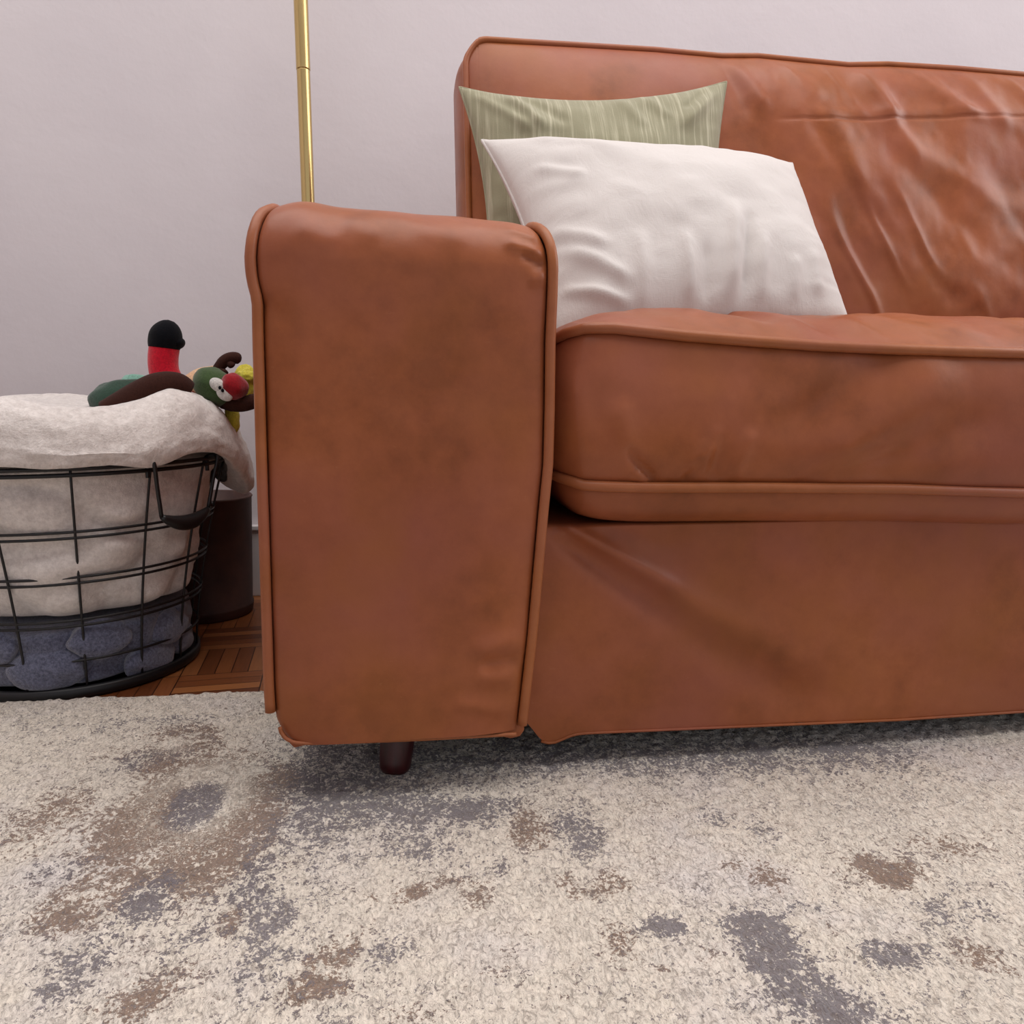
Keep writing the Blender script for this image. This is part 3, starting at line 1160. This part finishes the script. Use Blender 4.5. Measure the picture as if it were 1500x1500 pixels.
def fold_cyl(z0, z1, rin, seed, n=150, nz=70, amp=.012):
    """soft lumpy bundle filling the basket between two heights"""
    P = np.zeros((n, nz, 3))
    ph = np.linspace(0, 2 * PI, n, endpoint=False)
    for j in range(nz):
        z = z0 + (z1 - z0) * j / (nz - 1)
        e = abs(2 * j / (nz - 1) - 1)
        cx, cy = np.cos(ph), np.sin(ph)
        w = amp * (1 - np.abs(noise(cx * 2.2 + z * 9, cy * 2.2 - z * 5, z * 14, seed))) * -1.4 + amp * .5 * noise(cx * 5, cy * 5, z * 30, seed + 3)
        r = (brad(z) - rin + w) * (1 - e ** 14) ** .5
        P[:, j, 0] = BX + r * cx
        P[:, j, 1] = BY + r * cy
        P[:, j, 2] = z
    return P


# cream blanket: bulk inside + part thrown over the rim
bl_root = thing('fleece_blanket', 'cream fleece blanket heaped over the basket rim and hanging out', 'blanket', (BX, BY, .2))
m = MB(); m.grid(fold_cyl(.112, .37, -.001, 81, amp=.014), closeu=True, flip=True)
m.build('inner_bulk', M['fleece'], bl_root)
n_ph, n_s = 220, 90
P = np.zeros((n_ph, n_s, 3))
for i in range(n_ph):
    ph = 2 * PI * i / n_ph
    c_, s_ = math.cos(ph), math.sin(ph)
    right = math.exp(-((math.atan2(s_, c_) - math.radians(32)) / math.radians(30)) ** 2)
    deg = math.degrees(math.atan2(s_, c_))
    hem = .362 + .012 * float(noise(c_ * 3, s_ * 3, 0, 91)) - .10 * right - .006 * math.cos(ph + 1.7)
    crest = .006 * float(noise(c_ * 2.5, s_ * 2.5, 5, 92))
    cz = .430 + .034 * math.exp(-((deg + 22) / 21) ** 2) - .012 * math.exp(-((deg - 25) / 20) ** 2) + crest + .02 * math.exp(-((abs(deg) - 110) / 35) ** 2)
    rr = brad(.34)
    prof = [(0, .425), (.08, .428), (.14, .430 + (cz - .43) * .4), (rr - .050, cz - .006), (rr - .020, cz), (rr + .008 + .015 * right, cz - .022), (rr + .020 + .03 * right, cz - .058 - .02 * right),
            (rr + .022 + .035 * right, hem + .012), (rr + .016 + .03 * right, hem - .004), (rr + .006 + .02 * right, hem + .004), (rr - .002 + .01 * right, hem + .02)]
    pp = spline([(a, 0, b) for a, b in prof], 9)
    for j in range(n_s):
        t_ = j / (n_s - 1) * (len(pp) - 1)
        k = min(int(t_), len(pp) - 2); f = t_ - k
        r_, _, z_ = pp[k] * (1 - f) + pp[k + 1] * f
        P[i, j] = (BX + r_ * c_, BY + r_ * s_, z_)
nn = .006 * fbm(P[..., 0] * 16, P[..., 1] * 16, P[..., 2] * 16, 95, 3) + .0016 * noise(P[..., 0] * 110, P[..., 1] * 110, P[..., 2] * 110, 99)
cdir = P - np.array([BX, BY, .25]); cdir /= np.linalg.norm(cdir, axis=-1, keepdims=True)
P = P + cdir * nn[..., None]
m = MB(); m.grid(P, closeu=True, flip=True)
m.build('draped_top', M['fleece'], bl_root)

m = MB(); m.grid(fold_cyl(.012, .112, .000, 85, amp=.012), closeu=True, flip=True)
for ang, z, rr_ in [(-22, .075, .028), (-35, .035, .03), (-60, .085, .03), (-85, .05, .035), (-110, .085, .03), (-8, .045, .026), (-140, .06, .03)]:
    p = bp3(math.radians(ang), z, -.014)
    m.blob(p, (rr_ * 1.5, rr_ * .55, rr_), amp=.14, freq=1.7, nu=28, nv=40, seed=int(-ang), rot=Euler((0, 0, math.radians(ang + 90))))
o = m.build('fleece_throw', M['bluefleece'])
tag(o, 'blue-grey fluffy throw bunched in the bottom of the wire basket', 'blanket')

# ------------------------------------------------------------------ bin behind the basket
m = MB()
BNX, BNY = -.392, 1.662
m.lathe([(0, .0), (.086, 0), (.09, .004), (.0925, .018), (.0925, .022), (.0905, .024), (.098, .24), (.1, .243), (.098, .246), (.094, .244), (.086, .03), (0, .03)], (BNX, BNY, 0), 56)
o = m.build('waste_bin', M['bin'])
tag(o, 'dark brown round bin standing on the parquet behind the wire basket', 'bin')

# ------------------------------------------------------------------ plush toys on the heap
TY = 1.30
RS = 1.07


def tp(px, py, Y=TY):
    return at(px, py, Y + .09)


# red plush leg with black boot, sticking up
r1 = thing('plush_doll', 'plush toy leg in red with a black boot, sticking up from the blanket', 'plush toy', tuple(tp(245, 560)))
pts = spline([tp(268, 590), tp(251, 568), tp(241, 546), tp(239, 526), tp(241, 507)], 5)
m = MB(); m.tube(pts, [.034, .032, .029, .027, .0255, .0245, .024, .0235, .023, .0225, .0222, .022, .022, .022, .022, .022, .022, .022, .022, .022, .022][:len(pts)], 20)
m.build('trouser_leg', M['felt_red'], r1)
pts = spline([tp(240.5, 510), tp(241, 503), tp(243, 494), tp(247, 482), tp(251, 470)], 5)
nP = len(pts)
rad = [.0225 + .002 * math.sin(PI * i / (nP - 1)) for i in range(nP)]
for i in range(nP):
    k = i / (nP - 1)
    if k > .45:
        rad[i] *= math.sqrt(max(.02, 1 - ((k - .45) / .55) ** 2 * .96))
m = MB(); m.tube(pts, rad, 22)
m.blob(tp(260, 503), (.0115, .014, .009), rot=Euler((0, math.radians(-20), 0)))
m.build('boot', M['felt_black'], r1)

# reindeer style bird: green head, white eyes, red nose, antlers
r2 = thing('plush_reindeer', 'green-headed plush reindeer with brown antlers and red nose lying sideways', 'plush toy', tuple(tp(320, 575)))
m = MB(); m.tube(spline([tp(262, 580), tp(278, 570), tp(296, 562), tp(312, 562)], 6), [.016 + .012 * i / 18 for i in range(19)], 18)
m.build('body', M['felt_peach'], r2)
m = MB(); m.blob(tp(316, 567, 1.27), (.036, .032, .027), rot=Euler((0, math.radians(35), 0)), amp=.05, freq=2)
head = m.build('head', M['felt_green'], r2)
for (px, py) in ((319, 564), (329, 577)):
    m = MB(); c = tp(px, py, 1.237); m.blob(c, (.0130, .006, .0095), rot=Euler((0, math.radians(38), 0)))
    e = m.build('eye', M['felt_white'], head)
for (px, py) in ((322, 568), (326, 572)):
    m = MB(); m.blob(tp(px, py, 1.229), (.0022, .002, .0028)); m.build('pupil', M['felt_black'], head)
m = MB(); m.blob(tp(343, 566, 1.25), (.021, .022, .019), rot=Euler((0, math.radians(30), 0)), amp=.08, freq=2)
m.build('nose', M['felt_darkred'], r2)
m = MB()
m.tube(spline([tp(316, 553, 1.28), tp(320, 540, 1.28), tp(330, 528, 1.28), tp(342, 524, 1.28), tp(353, 527, 1.28)], 5), [.0085] * 8 + [.009] * 10 + [.0085, .0075, .004], 14)
m.tube(spline([tp(322, 545, 1.28), tp(328, 544, 1.275), tp(330, 541, 1.275)], 4), [.008, .008, .0075, .0075, .007, .007, .006, .004, .002], 12)
m.tube(spline([tp(336, 531, 1.28), tp(340, 535, 1.275), tp(342, 537, 1.275)], 4), [.007, .007, .0065, .0065, .006, .006, .005, .004, .002], 12)
m.build('antler', M['felt_brown'], r2)
m = MB()
m.tube(spline([tp(328, 588, 1.27), tp(342, 592, 1.26), tp(356, 592, 1.26), tp(372, 587, 1.26), tp(384, 578, 1.26)], 5), [.012] * 5 + [.0115] * 11 + [.010, .009, .008, .006, .003], 14)
m.tube(spline([tp(352, 590, 1.26), tp(350, 582, 1.255), tp(348, 578, 1.255)], 4), [.008] * 5 + [.007, .006, .005, .003], 12)
m.build('antler', M['felt_brown'], r2)

# yellow toy behind
r3 = thing('plush_bird', 'small yellow plush toy squeezed behind the reindeer beside the sofa arm', 'plush toy', tuple(tp(356, 570, 1.33)))
m = MB(); m.blob(tp(358, 566, 1.34), (.020, .02, .034), rot=Euler((0, math.radians(14), 0)), amp=.2, freq=3)
m.blob(tp(361, 553, 1.33), (.016, .016, .012), amp=.15, freq=3)
m.build('body', M['felt_yellow'], r3)
m = MB(); m.tube(spline([tp(338, 596, 1.30), tp(341, 610, 1.29), tp(343, 624, 1.29), tp(341, 634, 1.29)], 4), [.009, .01, .011, .011, .011, .010, .009, .009, .009, .008, .007, .006, .003], 12)
m.build('leg', M['felt_yellow'], r3)

# long brown toy and green toy at the left
r4 = thing('plush_snake', 'long dark brown plush toy curving over the blanket below the red leg', 'plush toy', tuple(tp(225, 575)))
pts = spline([tp(150, 606, 1.20), tp(180, 592, 1.20), tp(205, 580, 1.20), tp(232, 568, 1.20), tp(258, 565, 1.21), tp(278, 576, 1.22)], 6)
nP = len(pts)
m = MB(); m.tube(pts, [.016 + .006 * math.sin(PI * i / (nP - 1)) - (.012 if i in (0, nP - 1) else 0) for i in range(nP)], 18)
m.build('body', M['felt_brown'], r4)
r5 = thing('plush_frog', 'dark green plush toy with a pale teal back, left of the red leg', 'plush toy', tuple(tp(190, 575, 1.32)))
m = MB(); m.blob(tp(178, 584, 1.33), (.05, .03, .03), amp=.1, freq=2, rot=Euler((0, math.radians(-15), 0)))
m.build('body', M['felt_darkgreen'], r5)
m = MB(); m.blob(tp(198, 566, 1.35), (.024, .02, .020), amp=.1, freq=2, rot=Euler((0, math.radians(-10), 0)))
m.build('back_patch', M['felt_teal'], r5)

RS = 1.0
# ------------------------------------------------------------------ light
def area(name, loc, aim, size, sizey, power, col):
    L = bpy.data.lights.new(name, 'AREA')
    L.shape = 'RECTANGLE'; L.size = size; L.size_y = sizey; L.energy = power; L.color = col
    o = bpy.data.objects.new(name, L); C.objects.link(o)
    o.location = loc
    d = Vector(aim) - Vector(loc)
    o.rotation_euler = d.to_track_quat('-Z', 'Y').to_euler()
    return o


area('window_light', (2.75, .7, 1.95), (0, .8, .35), 1.9, 1.5, 31, (1, .97, .97))
area('ceiling_light', (.05, .70, 2.52), (.05, .70, 0), 2.7, 1.7, 50, (1, .97, .95))
w = bpy.data.worlds.new('world'); bpy.context.scene.world = w
w.use_nodes = True
w.node_tree.nodes['Background'].inputs[0].default_value = (.93, .93, 1, 1)
w.node_tree.nodes['Background'].inputs[1].default_value = .63
sc = bpy.context.scene
sc.view_settings.view_transform = 'Standard'
sc.view_settings.look = 'None'
sc.view_settings.exposure = 0
for o in bpy.data.objects:
    if '_w' in o:
        del o['_w']
